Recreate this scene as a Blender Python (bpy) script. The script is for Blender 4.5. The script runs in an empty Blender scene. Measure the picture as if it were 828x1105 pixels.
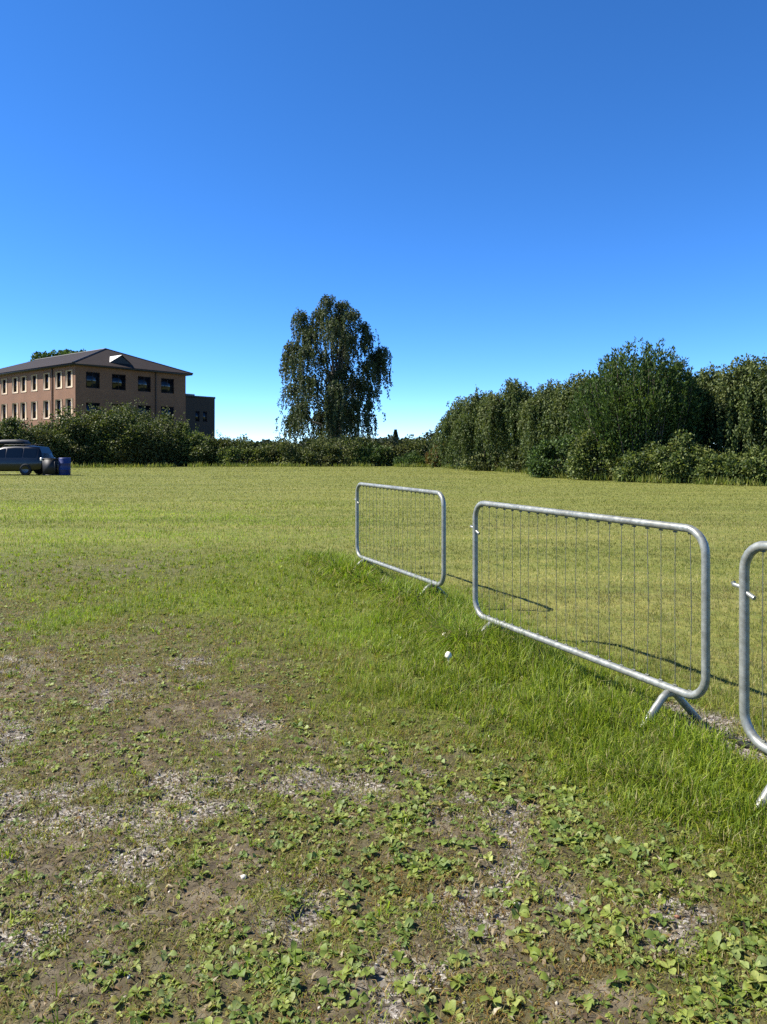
import bpy, math, random
import numpy as np
from mathutils import Vector

R = math.radians
rng = np.random.default_rng(7)
random.seed(7)
sc = bpy.context.scene
COL = sc.collection

# ------------------------------------------------------------------ camera, sky, sun, exposure
CAM_H = 1.5
cam_d = bpy.data.cameras.new("camera")
cam = bpy.data.objects.new("camera", cam_d)
COL.objects.link(cam)
cam.location = (0, 0, CAM_H)
cam.rotation_euler = (R(90), 0, 0)
cam_d.sensor_fit = 'VERTICAL'
cam_d.sensor_height = 36.0
cam_d.lens = 26.0
cam_d.shift_y = -0.0611
cam_d.clip_start = 0.05
cam_d.clip_end = 6000
sc.camera = cam

SUN_AZ = R(274.6)          # measured clockwise from +Y: from the left of the photograph
SUN_EL = R(46)
w = bpy.data.worlds.new("World")
sc.world = w
w.use_nodes = True
nt = w.node_tree
nt.nodes.clear()
sky = nt.nodes.new("ShaderNodeTexSky")
sky.sky_type = 'NISHITA'
sky.sun_disc = False
sky.sun_elevation = SUN_EL
sky.sun_rotation = SUN_AZ
sky.altitude = 3000
sky.air_density = 0.75
sky.dust_density = 0.0
sky.ozone_density = 6.0
bg = nt.nodes.new("ShaderNodeBackground")
bg.inputs['Strength'].default_value = 0.12
wo = nt.nodes.new("ShaderNodeOutputWorld")
hs = nt.nodes.new("ShaderNodeHueSaturation")     # a deep clear late-summer blue
hs.inputs['Hue'].default_value = 0.503
hs.inputs['Saturation'].default_value = 1.18
nt.links.new(sky.outputs[0], hs.inputs['Color'])
nt.links.new(hs.outputs[0], bg.inputs[0])
nt.links.new(bg.outputs[0], wo.inputs[0])

sun_d = bpy.data.lights.new("sun", 'SUN')
sun = bpy.data.objects.new("sun", sun_d)
COL.objects.link(sun)
sun_d.energy = 5.0
sun_d.angle = R(0.53)
sun_d.color = (1.0, 0.95, 0.87)
to_sun = Vector((math.sin(SUN_AZ) * math.cos(SUN_EL), math.cos(SUN_AZ) * math.cos(SUN_EL), math.sin(SUN_EL)))
sun.rotation_euler = (-to_sun).to_track_quat('-Z', 'Y').to_euler()

sc.view_settings.view_transform = 'Standard'
sc.view_settings.look = 'None'
sc.view_settings.exposure = 1.28
sc.view_settings.gamma = 1.0
sc.view_settings.use_curve_mapping = False
sc.render.engine = 'CYCLES'
sc.cycles.max_bounces = 6
sc.cycles.diffuse_bounces = 3
sc.cycles.transparent_max_bounces = 8
sc.cycles.use_denoising = False


# ------------------------------------------------------------------ helpers
def lin(r, g, b):
    return tuple(((c / 255) / 12.92 if c / 255 <= 0.04045 else ((c / 255 + 0.055) / 1.055) ** 2.4) for c in (r, g, b)) + (1,)


def new_mat(name):
    m = bpy.data.materials.new(name)
    m.use_nodes = True
    t = m.node_tree
    t.nodes.clear()
    out = t.nodes.new("ShaderNodeOutputMaterial")
    p = t.nodes.new("ShaderNodeBsdfPrincipled")
    t.links.new(p.outputs[0], out.inputs[0])
    return m, t, p, out


def N(t, typ, **kw):
    n = t.nodes.new(typ)
    for k, v in kw.items():
        if k in n.inputs:
            n.inputs[k].default_value = v
        else:
            setattr(n, k, v)
    return n


def ramp(t, fac, stops, interp='LINEAR'):
    n = t.nodes.new("ShaderNodeValToRGB")
    n.color_ramp.interpolation = interp
    e = n.color_ramp.elements
    while len(e) < len(stops):
        e.new(0.5)
    for i, (pos, c) in enumerate(stops):
        e[i].position = pos
        e[i].color = c if len(c) == 4 else tuple(c) + (1,)
    if fac is not None:
        t.links.new(fac, n.inputs[0])
    return n.outputs[0]


def noise(t, scale, detail=3.0, rough=0.5, vec=None, dim='3D'):
    n = t.nodes.new("ShaderNodeTexNoise")
    n.inputs['Scale'].default_value = scale
    n.inputs['Detail'].default_value = detail
    n.inputs['Roughness'].default_value = rough
    if vec is not None:
        t.links.new(vec, n.inputs['Vector'])
    return n.outputs['Fac']


def mixc(t, fac, a, b, mode='MIX'):
    n = t.nodes.new("ShaderNodeMix")
    n.data_type = 'RGBA'
    n.blend_type = mode
    for s, v in ((0, fac), (6, a), (7, b)):
        if isinstance(v, (int, float)):
            n.inputs[s].default_value = v
        elif isinstance(v, tuple):
            n.inputs[s].default_value = v if len(v) == 4 else v + (1,)
        else:
            t.links.new(v, n.inputs[s])
    return n.outputs[2]


def objcoord(t, which='Object'):
    return t.nodes.new("ShaderNodeTexCoord").outputs[which]


def bump(t, p, h, strength=0.4, dist=0.02):
    b = t.nodes.new("ShaderNodeBump")
    b.inputs['Strength'].default_value = strength
    b.inputs['Distance'].default_value = dist
    t.links.new(h, b.inputs['Height'])
    t.links.new(b.outputs[0], p.inputs['Normal'])


def simple_mat(name, col, rough=0.6, metal=0.0, var=0.25, scale=6.0, bstr=0.0):
    m, t, p, out = new_mat(name)
    nz = noise(t, scale, 5, 0.6, objcoord(t))
    dark = tuple(c * (1 - var) for c in col[:3]) + (1,)
    lite = tuple(min(1, c * (1 + var)) for c in col[:3]) + (1,)
    t.links.new(ramp(t, nz, [(0.3, dark), (0.7, lite)]), p.inputs['Base Color'])
    p.inputs['Roughness'].default_value = rough
    p.inputs['Metallic'].default_value = metal
    if bstr:
        bump(t, p, nz, bstr, 0.01)
    return m


def leaf_mat(name, cols, rough=0.6, transl=0.35, patch=0.35, patchcol=None, trans_boost=1.6):
    """Leaves: a colour of its own for each leaf, larger patches of another hue, some light through the blade."""
    m, t, p, out = new_mat(name)
    g = t.nodes.new("ShaderNodeNewGeometry")
    c = ramp(t, g.outputs['Random Per Island'], [(i / max(1, len(cols) - 1), k) for i, k in enumerate(cols)])
    if patchcol:
        nz = noise(t, patch, 3, 0.6, objcoord(t))
        f = ramp(t, nz, [(0.48, (0, 0, 0, 1)), (0.66, (1, 1, 1, 1))])
        mm = t.nodes.new("ShaderNodeMath"); mm.operation = 'MULTIPLY'; mm.inputs[1].default_value = 0.7
        t.links.new(f, mm.inputs[0])
        c = mixc(t, mm.outputs[0], c, patchcol)
    finish_leaf(t, p, out, c, rough, transl, trans_boost)
    return m


def finish_leaf(t, p, out, c, rough, transl, boost=1.6):
    t.links.new(c, p.inputs['Base Color'])
    p.inputs['Roughness'].default_value = rough
    p.inputs['Specular IOR Level'].default_value = 0.22
    tr = t.nodes.new("ShaderNodeBsdfTranslucent")
    cc = mixc(t, 1.0, c, (boost, boost * 1.05, boost * 0.6, 1), 'MULTIPLY')
    t.links.new(cc, tr.inputs['Color'])
    mx = t.nodes.new("ShaderNodeMixShader")
    mx.inputs[0].default_value = transl
    t.links.new(p.outputs[0], mx.inputs[1])
    t.links.new(tr.outputs[0], mx.inputs[2])
    t.links.new(mx.outputs[0], out.inputs[0])


class MB:
    """Collects vertices and faces (any polygon size) and links them as ONE mesh object."""
    def __init__(self):
        self.v, self.f, self.n = [], [], 0      # f: list of (M,k) index arrays

    def add(self, v, f):
        v = np.asarray(v, float).reshape(-1, 3)
        f = np.asarray(f, int)
        self.v.append(v)
        self.f.append(f + self.n)
        self.n += len(v)

    def box(self, x0, y0, z0, x1, y1, z1):
        v = [(x, y, z) for z in (z0, z1) for y in (y0, y1) for x in (x0, x1)]
        self.add(v, [(0, 2, 3, 1), (4, 5, 7, 6), (0, 1, 5, 4), (2, 6, 7, 3), (0, 4, 6, 2), (1, 3, 7, 5)])

    def tube(self, pts, rad, n=8, closed=False, cap=True):
        P = np.asarray(pts, float)
        k = len(P)
        rad = np.broadcast_to(np.asarray(rad, float), (k,))
        if closed:
            T = np.roll(P, -1, 0) - np.roll(P, 1, 0)
        else:
            T = np.gradient(P, axis=0)
        T /= np.linalg.norm(T, axis=1)[:, None] + 1e-12
        a = np.array((0, 0, 1.0)) if abs(T[0][2]) < 0.9 else np.array((1.0, 0, 0))
        u = np.cross(T[0], a); u /= np.linalg.norm(u)
        ang = np.linspace(0, 2 * math.pi, n, endpoint=False)
        V = []
        for i in range(k):
            u = u - T[i] * np.dot(u, T[i]); u /= np.linalg.norm(u) + 1e-12
            b = np.cross(T[i], u)
            V.append(P[i] + rad[i] * (np.cos(ang)[:, None] * u + np.sin(ang)[:, None] * b))
        V = np.concatenate(V)
        F = []
        for i in range(k if closed else k - 1):
            j = (i + 1) % k
            for q in range(n):
                q2 = (q + 1) % n
                F.append((i * n + q, i * n + q2, j * n + q2, j * n + q))
        self.add(V, F)
        if cap and not closed:
            self.add(V[:n], [tuple(range(n))[::-1]])
            self.add(V[-n:], [tuple(range(n))])

    def quads(self, V4):
        """V4: (M,4,3)"""
        m = len(V4)
        self.add(V4.reshape(-1, 3), np.arange(m * 4).reshape(m, 4))

    def build(self, name, mat, parent=None, smooth=False, colors=None):
        V = np.concatenate(self.v) if self.v else np.zeros((0, 3))
        me = bpy.data.meshes.new(name)
        me.vertices.add(len(V))
        me.vertices.foreach_set("co", V.astype(np.float32).ravel())
        idx = np.concatenate([f.ravel() for f in self.f])
        tot = np.concatenate([np.full(len(f), f.shape[1]) for f in self.f])
        start = np.concatenate([[0], np.cumsum(tot)[:-1]])
        me.loops.add(len(idx))
        me.loops.foreach_set("vertex_index", idx.astype(np.int32))
        me.polygons.add(len(tot))
        me.polygons.foreach_set("loop_start", start.astype(np.int32))
        if smooth:
            me.polygons.foreach_set("use_smooth", np.ones(len(tot), bool))
        me.update(calc_edges=True)
        if colors is not None:
            for an, arr in colors.items():
                if arr.ndim == 2:
                    a = me.attributes.new(an, 'FLOAT_COLOR', 'POINT')
                    a.data.foreach_set("color", np.c_[arr, np.ones(len(arr))].astype(np.float32).ravel())
                else:
                    a = me.attributes.new(an, 'FLOAT', 'POINT')
                    a.data.foreach_set("value", arr.astype(np.float32))
        me.materials.append(mat)
        o = bpy.data.objects.new(name, me)
        COL.objects.link(o)
        if parent is not None:
            o.parent = parent
        return o


def tag(o, label=None, cat=None, group=None, kind=None):
    for k, v in (('label', label), ('category', cat), ('group', group), ('kind', kind)):
        if v:
            o[k] = v
    return o


def thing(name, loc, label, cat, rz=0.0, group=None):
    o = bpy.data.objects.new(name, None)
    o.empty_display_size = 0.2
    COL.objects.link(o)
    o.location = loc
    o.rotation_euler = (0, 0, rz)
    return tag(o, label, cat, group)


def copy_tree(o, parent=None):
    c = o.copy()
    COL.objects.link(c)
    if parent is not None:
        c.parent = parent
    for ch in list(o.children):
        copy_tree(ch, c)
    return c


# value noise on the ground plane ------------------------------------------------
def _hash(ix, iy, s):
    h = (ix.astype(np.int64) * 374761393 + iy.astype(np.int64) * 668265263 + s * 1274126177) & 0xffffffff
    h = ((h ^ (h >> 13)) * 1274126177) & 0xffffffff
    return ((h ^ (h >> 16)) & 0xffff) / 65535.0


def vnoise(x, y, s=0):
    ix, iy = np.floor(x), np.floor(y)
    fx, fy = x - ix, y - iy
    fx = fx * fx * (3 - 2 * fx); fy = fy * fy * (3 - 2 * fy)
    a, b = _hash(ix, iy, s), _hash(ix + 1, iy, s)
    c, d = _hash(ix, iy + 1, s), _hash(ix + 1, iy + 1, s)
    return (a * (1 - fx) + b * fx) * (1 - fy) + (c * (1 - fx) + d * fx) * fy


def fbm(x, y, s=0, o=4):
    r, amp, tot = 0, 1.0, 0
    for i in range(o):
        r = r + amp * vnoise(x * 2 ** i + 17.3 * i, y * 2 ** i + 9.1 * i, s + i)
        tot += amp
        amp *= 0.5
    return r / tot


def sstep(a, b, x):
    t = np.clip((x - a) / (b - a), 0, 1)
    return t * t * (3 - 2 * t)


# ------------------------------------------------------------------ what grows where (metres on the field)
BAR = [((-0.32, 8.99), (0.56, 6.97)), ((0.72, 5.80), (1.648, 3.784)), ((1.61, 3.30), (2.387, 1.22))]
FENCE_LINE = np.array([(-0.75, 10.0), (-0.32, 8.99), (0.56, 6.97), (0.72, 5.80), (1.65, 3.78), (1.63, 3.3), (2.39, 1.22), (3.1, -0.8)])
BARE_SPOTS = [(.30, 2.45, .22), (.42, 2.9, .22), (-.9, 3.2, .3), (-1.9, 3.3, .3), (-1.7, 2.6, .3), (-2.6, 5.0, .4), (-1.3, 5.3, .3), (-1.42, 3.03, .34), (-1.62, 4.7, .34), (.36, 2.75, .24), (.30, 3.05, .2), (-.19, 3.47, .36), (.57, 2.47, .15), (-.47, 3.28, .2),
              (.05, 2.02, .22), (.98, 2.3, .18), (-1.0, 2.6, .25), (-2.1, 3.9, .35), (-.85, 4.0, .3), (-.3, 2.45, .16), (-1.25, 2.2, .2)]
DIRT_SPOTS = [(1.80, 4.04, .22), (1.86, 3.72, .26), (1.70, 4.3, .16), (1.93, 3.45, .2)]


def fence_dist(x, y):
    """signed distance to the barrier line, negative on the side of the camera"""
    best = np.full(x.shape, 1e9); sg = np.zeros(x.shape)
    for (ax, ay), (bx, by) in zip(FENCE_LINE[:-1], FENCE_LINE[1:]):
        dx, dy = bx - ax, by - ay
        L2 = dx * dx + dy * dy
        t = np.clip(((x - ax) * dx + (y - ay) * dy) / L2, 0, 1)
        d = np.hypot(x - ax - t * dx, y - ay - t * dy)
        s = np.sign((x - ax) * (-dy) + (y - ay) * dx)
        m = d < best
        best = np.where(m, d, best); sg = np.where(m, s, sg)
    return best * sg


def masks(x, y):
    fd = fence_dist(x, y)
    n1 = fbm(x * 1.1, y * 1.1, 3)
    n2 = fbm(x * 3.5, y * 3.5, 11)
    n3 = fbm(x * 0.35, y * 0.35, 23)
    n4 = fbm(x * 8.0, y * 8.0, 29, 3)
    # worn ground on the near side
    worn = sstep(6.0, 3.5, y + (n1 - .5) * 3.4 + np.maximum(0, -x - .2) * -0.7)
    track = np.exp(-(((y - 9.2 + (n1 - .5) * 2.0) / 1.8) ** 2)) * sstep(-1.7, -3.2, x + (n1 - .5) * 1.5) * 0.6
    worn = np.maximum(worn, track)
    lushw = 0.55 + 0.45 * sstep(7.5, 4.5, y)
    lush = sstep(-1.15, -0.35, fd / lushw + (n1 - .5) * .9 + (n2 - .5) * .5) * sstep(0.35, 0.05, fd + (n2 - .5) * .4)
    lush *= sstep(11.5, 9.0, y)
    worn *= 1 - lush
    worn *= sstep(0.5, -0.1, fd)
    spot = np.zeros(x.shape)
    for sx, sy, r in BARE_SPOTS:
        d = np.hypot((x - sx), (y - sy) * 0.8) / r + (n2 - .5) * 2.2
        spot = np.maximum(spot, sstep(1.15, 0.55, d) * sstep(.32, .52, n4))
    dirt = np.zeros(x.shape)
    for sx, sy, r in DIRT_SPOTS:
        d = np.hypot(x - sx, y - sy) / r + (n2 - .5) * 1.2
        dirt = np.maximum(dirt, sstep(1.1, 0.6, d))
    bare = np.clip(worn * (0.08 + 0.95 * sstep(.39, .62, n2 * .55 + n4 * .2 + n1 * .25)), 0, 1)
    bare = np.maximum(bare, spot * worn)
    bare = np.maximum(bare, dirt)
    field = sstep(0.15, 0.9, fd) + sstep(8, 13, y)
    field = np.clip(field, 0, 1) * (1 - dirt)
    bright = np.exp(-(((y - 14.5 + x * .22 + (n3 - .5) * 9) / 4.6) ** 2)) * sstep(.6, -4.0, x + (n3 - .5) * 6) + 0.85 * sstep(.40, .60, n3 * .5 + n1 * .5) * (1 - field) * sstep(4.2, 6.0, y)
    st = fbm(x * 0.10 + y * 0.02, y * 0.75, 31, 3)
    dry = field * sstep(.42, .62, st * .7 + n3 * .3)
    dry = dry * (1 - .85 * np.clip(bright, 0, 1))
    trk = np.zeros(x.shape)
    for ox in (0.0, 1.5):                                      # pale wheel tracks running out across the field
        ux, uy = 7.7 / 14.17, -11.9 / 14.17
        px_, py_ = x - (-15.4 + ox), y - (34.0 + ox * .2)
        al = px_ * ux + py_ * uy
        ac = px_ * -uy + py_ * ux + .25 * np.sin(al * .35)
        trk = np.maximum(trk, np.exp(-((ac / .20) ** 2)) * sstep(-2, 3, al) * sstep(26, 17, al))
    dry = np.maximum(dry, trk * .9)
    moss = worn * sstep(.5, .66, fbm(x * 1.7, y * 1.7, 41))
    return dict(fd=fd, worn=worn, lush=lush, bare=bare, field=field, bright=np.clip(bright, 0, 1), dry=dry, spot=np.maximum(spot * worn, dirt), moss=moss, dirt=dirt)


def height(x, y):
    near = sstep(40, 12, np.hypot(x, y))
    h = (fbm(x * .8, y * .8, 51) - .5) * .05 + (fbm(x * 6, y * 6, 61, 3) - .5) * .026 + (vnoise(x * 15, y * 15, 63) - .5) * .012 * sstep(9, 5, y)
    far = sstep(110, 260, y) * 0
    return h * near + far


# ------------------------------------------------------------------ ground
def spaced(lo, hi, d, far_lo, far_hi, g=1.09):
    a = list(np.arange(lo, hi + d / 2, d))
    s, x = d, a[-1]
    while x < far_hi:
        s *= g; x += s; a.append(x)
    s, x = d, a[0]
    while x > far_lo:
        s *= g; x -= s; a.insert(0, x)
    return np.array(a)


xs = spaced(-3.2, 3.2, .024, -2500, 2500)
ys = spaced(1.3, 7.5, .024, -400, 4000)
GX, GY = np.meshgrid(xs, ys)
gx, gy = GX.ravel(), GY.ravel()
M = masks(gx, gy)
gz = height(gx, gy) - 0.015 * M['spot'] * sstep(20, 8, gy)
ii = np.arange(len(ys) * len(xs)).reshape(len(ys), len(xs))
quad = np.stack([ii[:-1, :-1], ii[:-1, 1:], ii[1:, 1:], ii[1:, :-1]], -1).reshape(-1, 4)

m_ground, t, p, out = new_mat("ground_soil_and_turf")
gc = objcoord(t)


def attr(t, name):
    a = t.nodes.new("ShaderNodeAttribute"); a.attribute_name = name
    return a.outputs['Fac'] if name != 'Col' else a.outputs['Color']


soil_n = noise(t, 9, 6, .65, gc)
soil = ramp(t, soil_n, [(.3, lin(50, 44, 34)), (.5, lin(84, 75, 58)), (.7, lin(118, 108, 90))])
grit_v = t.nodes.new("ShaderNodeTexVoronoi"); grit_v.inputs['Scale'].default_value = 85
t.links.new(gc, grit_v.inputs['Vector'])
sep = t.nodes.new("ShaderNodeSeparateColor")
t.links.new(grit_v.outputs['Color'], sep.inputs[0])
grit = ramp(t, sep.outputs[0], [(.0, lin(60, 54, 46)), (.45, lin(106, 98, 88)), (.8, lin(134, 127, 118)), (1, lin(166, 160, 150))])
soilg = mixc(t, attr(t, 'spot'), soil, grit)
th_n = noise(t, 60, 4, .7, gc)
thatch = ramp(t, th_n, [(.3, lin(46, 44, 24)), (.55, lin(76, 74, 38)), (.75, lin(106, 100, 58))])
turf_n = noise(t, 22, 5, .7, gc)
turf = ramp(t, turf_n, [(.3, lin(48, 56, 20)), (.5, lin(78, 88, 32)), (.72, lin(116, 114, 54))])
mp = t.nodes.new("ShaderNodeMapping"); mp.inputs['Scale'].default_value = (0.16, 1.1, 1)
t.links.new(gc, mp.inputs['Vector'])
streak = noise(t, 1.0, 5, .62, mp.outputs[0])
fieldc = ramp(t, streak, [(.34, lin(66, 77, 30)), (.5, lin(90, 94, 45)), (.66, lin(120, 113, 66))])
fine = noise(t, 5.0, 6, .75, gc)
fieldc = mixc(t, .55, fieldc, ramp(t, fine, [(.3, lin(74, 88, 32)), (.7, lin(134, 130, 64))]))
c = mixc(t, attr(t, 'worn'), turf, thatch)
c = mixc(t, attr(t, 'field'), c, fieldc)
c = mixc(t, attr(t, 'bare'), c, soilg)
t.links.new(c, p.inputs['Base Color'])
p.inputs['Roughness'].default_value = .9
p.inputs['Specular IOR Level'].default_value = .15
bh = t.nodes.new("ShaderNodeMath"); bh.operation = 'ADD'
t.links.new(noise(t, 24, 8, .75, gc), bh.inputs[0]); t.links.new(noise(t, 130, 4, .7, gc), bh.inputs[1])
bump(t, p, bh.outputs[0], .5, .012)
mb = MB(); mb.add(np.c_[gx, gy, gz], quad)
g = mb.build("ground", m_ground, smooth=True, colors={k: M[k] for k in ('worn', 'bare', 'field', 'spot', 'lush')})
tag(g, "grassy field with worn bare earth in the foreground", "ground", kind="structure")


# ------------------------------------------------------------------ grass
m_grass, t, p, out = new_mat("grass_blades")
finish_leaf(t, p, out, attr(t, 'Col'), .5, .38, 1.5)

C = lambda r, g, b: np.array(lin(r, g, b)[:3])
LUSHC = np.array([C(78, 98, 22), C(106, 124, 28), C(136, 146, 44), C(98, 114, 32)])
BRIGHTC = np.array([C(102, 130, 24), C(122, 146, 30), C(136, 152, 44), C(100, 122, 26)])
FIELDC = np.array([C(74, 86, 32), C(94, 99, 42), C(114, 109, 58), C(82, 91, 36)])
DRYC = np.array([C(134, 127, 80), C(150, 142, 98), C(122, 117, 66), C(140, 128, 82)])
WORNC = np.array([C(92, 108, 28), C(114, 120, 38), C(124, 116, 50), C(104, 118, 32)])
MOSSC = np.array([C(112, 84, 44), C(128, 98, 50), C(104, 88, 40), C(122, 108, 52)])


def sample_fan(n, z0, z1, spread=.62, margin=.5):
    """area-uniform points in the wedge of field the picture looks at (a little wider than the picture)"""
    a, b = spread, margin
    F = lambda z: a * z * z / 2 + b * z
    u = rng.random(n) * (F(z1) - F(z0)) + F(z0)
    z = (-b + np.sqrt(b * b + 2 * a * u)) / a
    return (rng.random(n) * 2 - 1) * (a * z + b), z


def blades(x, y, L, W, lean, col, mb, cols, az=None):
    n = len(x)
    z = height(x, y) - .006
    if az is None:
        az = rng.random(n) * 2 * math.pi
    face = az + math.pi / 2 + rng.normal(0, .5, n)
    d = np.c_[np.cos(az), np.sin(az)]
    s = np.c_[np.cos(face), np.sin(face), np.zeros(n)] * (W / 2)[:, None]
    base = np.c_[x, y, z]
    h1, h2 = L * .55 * np.cos(lean * .5), L * np.cos(lean)
    o1, o2 = L * .55 * np.sin(lean * .5), L * np.sin(lean)
    mid = base + np.c_[d * o1[:, None], h1]
    tip = base + np.c_[d * o2[:, None], np.maximum(h2, .004)]
    V = np.stack([base - s, base + s, mid + s * .8, mid - s * .8, tip], 1).reshape(-1, 3)
    k = np.arange(n)[:, None] * 5
    mb.add(V, np.concatenate([k + np.array([[0, 1, 2, 3]])]))
    mb.f.append((k + np.array([[3, 2, 4]])) + (mb.n - len(V)))
    cols.append(np.repeat(col, 5, 0))


gm, gcols = MB(), []


def pick(pal, n):
    a = rng.integers(0, len(pal), n); b = rng.integers(0, len(pal), n); f = rng.random(n)[:, None]
    return pal[a] * f + pal[b] * (1 - f)


def grass_zone(n):
    zz = np.geomspace(1.3, 74, 4000)
    pdf = (.74 * zz + .6) * (np.maximum(zz, 3.0) / 3.0) ** -2.05
    cdf = np.r_[0, np.cumsum((pdf[1:] + pdf[:-1]) / 2 * np.diff(zz))]
    y = np.interp(rng.random(n) * cdf[-1], cdf, zz)
    x = (rng.random(n) * 2 - 1) * (.74 * y + .6)
    m = masks(x, y)
    dens = np.clip(.95 * (1 - m['worn']) + m['worn'] * .72, 0, 1) * (1 - .62 * m['bare']) * (1 - .55 * m['dirt']) * (1 - .35 * m['lush']) * (1 - .5 * m['lush'] * sstep(.52, .64, fbm(x * 4, y * 4, 113, 2)))
    # tufts
    tuft = fbm(x * 9, y * 9, 71, 2)
    dens *= np.where(y < 14, .45 + 1.0 * sstep(.35, .65, tuft), 1)
    keep = rng.random(n) < dens
    x, y = x[keep], y[keep]; m = {k: v[keep] for k, v in m.items()}; tuft = tuft[keep]
    n = len(x)
    hgt = fbm(x * 2.2, y * 2.2, 81, 3)
    L = .045 + .03 * (1 - m['field']) * (1 - m['worn']) + m['lush'] * (.01 + .075 * sstep(.42, .7, hgt)) + .02 * m['bright']
    fd = m['fd']
    L += np.exp(-(((fd + .05) / .2) ** 2)) * .13 * sstep(4.7, 5.4, y) * sstep(.3, .55, hgt)
    L += np.exp(-((fd / .16) ** 2)) * .03 * sstep(11, 9, y) * (1 - m['dirt'])
    L *= 1 - .35 * m['worn']
    L *= rng.uniform(.45, 1.25, n) * (1 + .25 * sstep(10, 60, y))
    W = (.0030 + .0018 * m['lush']) * rng.uniform(.7, 1.3, n) * np.maximum(1, .165 * y)
    lean = np.abs(rng.normal(.6, .45, n)) + .5 * m['worn']
    lean = np.clip(lean, .05, 1.52)
    col = pick(np.array([C(98, 110, 30), C(118, 128, 38), C(138, 134, 54), C(104, 120, 34)]), n)

    def over(col, f, pal):
        s = rng.random(n) < f
        c2 = pick(pal, n)
        return np.where(s[:, None], c2, col)
    col = over(col, m['field'] * .9, FIELDC)
    col = over(col, m['bright'] * .85, BRIGHTC)
    col = over(col, m['worn'] * .8, WORNC)
    col = over(col, m['moss'] * .8, MOSSC)
    col = over(col, m['lush'] * .95, LUSHC)
    col = over(col, .10 + .50 * m['dry'] + .12 * m['worn'], DRYC)
    col = col * (0.8 + .4 * fbm(x * 1.3, y * 1.3, 91)[:, None])
    col = col * (1 + m['field'] * (1.3 * (fbm(x * .22 + y * .05, y * 1.3, 95, 3) - .5)))[:, None]
    far = (.5 * sstep(10, 26, y))[:, None]
    loc = np.stack([fbm(x * .12, y * .5, 97, 3)] * 3, 1) - .5
    col = col * (1 - far) + far * col.mean(0) * (1 + 1.7 * loc * np.array((1.1, .9, 1.0)))
    blades(x, y, L, W, lean, col, gm, gcols)


grass_zone(930000)
# tussocks: blades fanning out of a common foot, thick beside the barriers and thin elsewhere on the near side


def tussocks(x, y, nb, size, pal, rad):
    n = len(x)
    k = rng.integers(nb[0], nb[1], n)
    i = np.repeat(np.arange(n), k); m_ = len(i)
    off = rng.normal(0, 1, (m_, 2)) * rad * np.sqrt(size[i] / .12)[:, None]
    bx, by = x[i] + off[:, 0], y[i] + off[:, 1]
    az = np.arctan2(off[:, 1], off[:, 0]) + rng.normal(0, .6, m_)
    L = size[i] * rng.uniform(.45, 1.2, m_)
    lean = np.clip(.35 + .5 * np.hypot(off[:, 0], off[:, 1]) / rad + rng.normal(0, .3, m_), .02, 1.5)
    tint = rng.uniform(.58, 1.22, n)[i][:, None]
    col = pick(pal, m_) * tint
    d_ = rng.random(m_) < np.where(rng.random(n) < .25, .42, .12)[i]
    col = np.where(d_[:, None], pick(DRYC, m_) * .9, col)
    blades(bx, by, L, .0040 * rng.uniform(.7, 1.5, m_) * np.clip(by / 4, 1, 2), lean, col, gm, gcols, az)


n = 6200
s = rng.random(n) * 9.5
seg = np.r_[0, np.cumsum(np.hypot(*np.diff(FENCE_LINE, axis=0).T))]
fx = np.interp(s, seg, FENCE_LINE[:, 0]); fy = np.interp(s, seg, FENCE_LINE[:, 1])
off = -np.abs(rng.normal(0, .45, n)) + .06
x, y = fx + off * .9, fy + off * .42
m = masks(x, y)
hg = fbm(x * 2.4, y * 2.4, 101, 3); cl = fbm(x * 5, y * 5, 103, 2)
k = (rng.random(n) < (m['lush'] * (.15 + .85 * sstep(.42, .60, cl * .6 + hg * .4)) * (1 - m['dirt']))) & (y > .8)
x, y, hg = x[k], y[k], hg[k]
tall = .042 + .075 * sstep(.42, .68, hg) * rng.uniform(.5, 1.2, len(x))
tussocks(x, y, (12, 34), tall, LUSHC, .022)
for (ax, ay), (bx, by), tt in ((BAR[0][0], BAR[0][1], .24), (BAR[0][0], BAR[0][1], 1.98), (BAR[1][0], BAR[1][1], .24)):
    L_ = math.hypot(bx - ax, by - ay)
    n = 80
    s = tt + rng.normal(0, .13, n); off = -rng.uniform(.02, .34, n)
    x, y = ax + (bx - ax) / L_ * s + off * .9, ay + (by - ay) / L_ * s + off * .42
    tussocks(x, y, (14, 30), rng.uniform(.22, .34, n), np.concatenate([LUSHC, BRIGHTC]), .026)
n = 1500                                               # grass left uncut right under the rails of the two farther barriers
s = rng.random(n) * 4.9
fx = np.interp(s, seg, FENCE_LINE[:, 0]); fy = np.interp(s, seg, FENCE_LINE[:, 1])
off = -rng.uniform(-.06, .30, n)
x, y = fx + off * .9, fy + off * .42
tall = rng.uniform(.08, .17, n) * sstep(.2, .55, fbm(x * 3, y * 3, 107, 2)) + .03
tussocks(x, y, (12, 30), tall * sstep(4.75, 5.5, y) + .03, np.concatenate([LUSHC, BRIGHTC]), .022)
n = 9500
x, y = sample_fan(n, 1.3, 11)
m = masks(x, y)
k = rng.random(n) < (.10 + .5 * (1 - m['worn']) * (1 - m['lush'])) * (1 - m['field']) * (1 - .8 * m['spot'])
x, y = x[k], y[k]
tussocks(x, y, (7, 20), rng.uniform(.03, .075, len(x)), np.concatenate([LUSHC, BRIGHTC]), .014)
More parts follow.
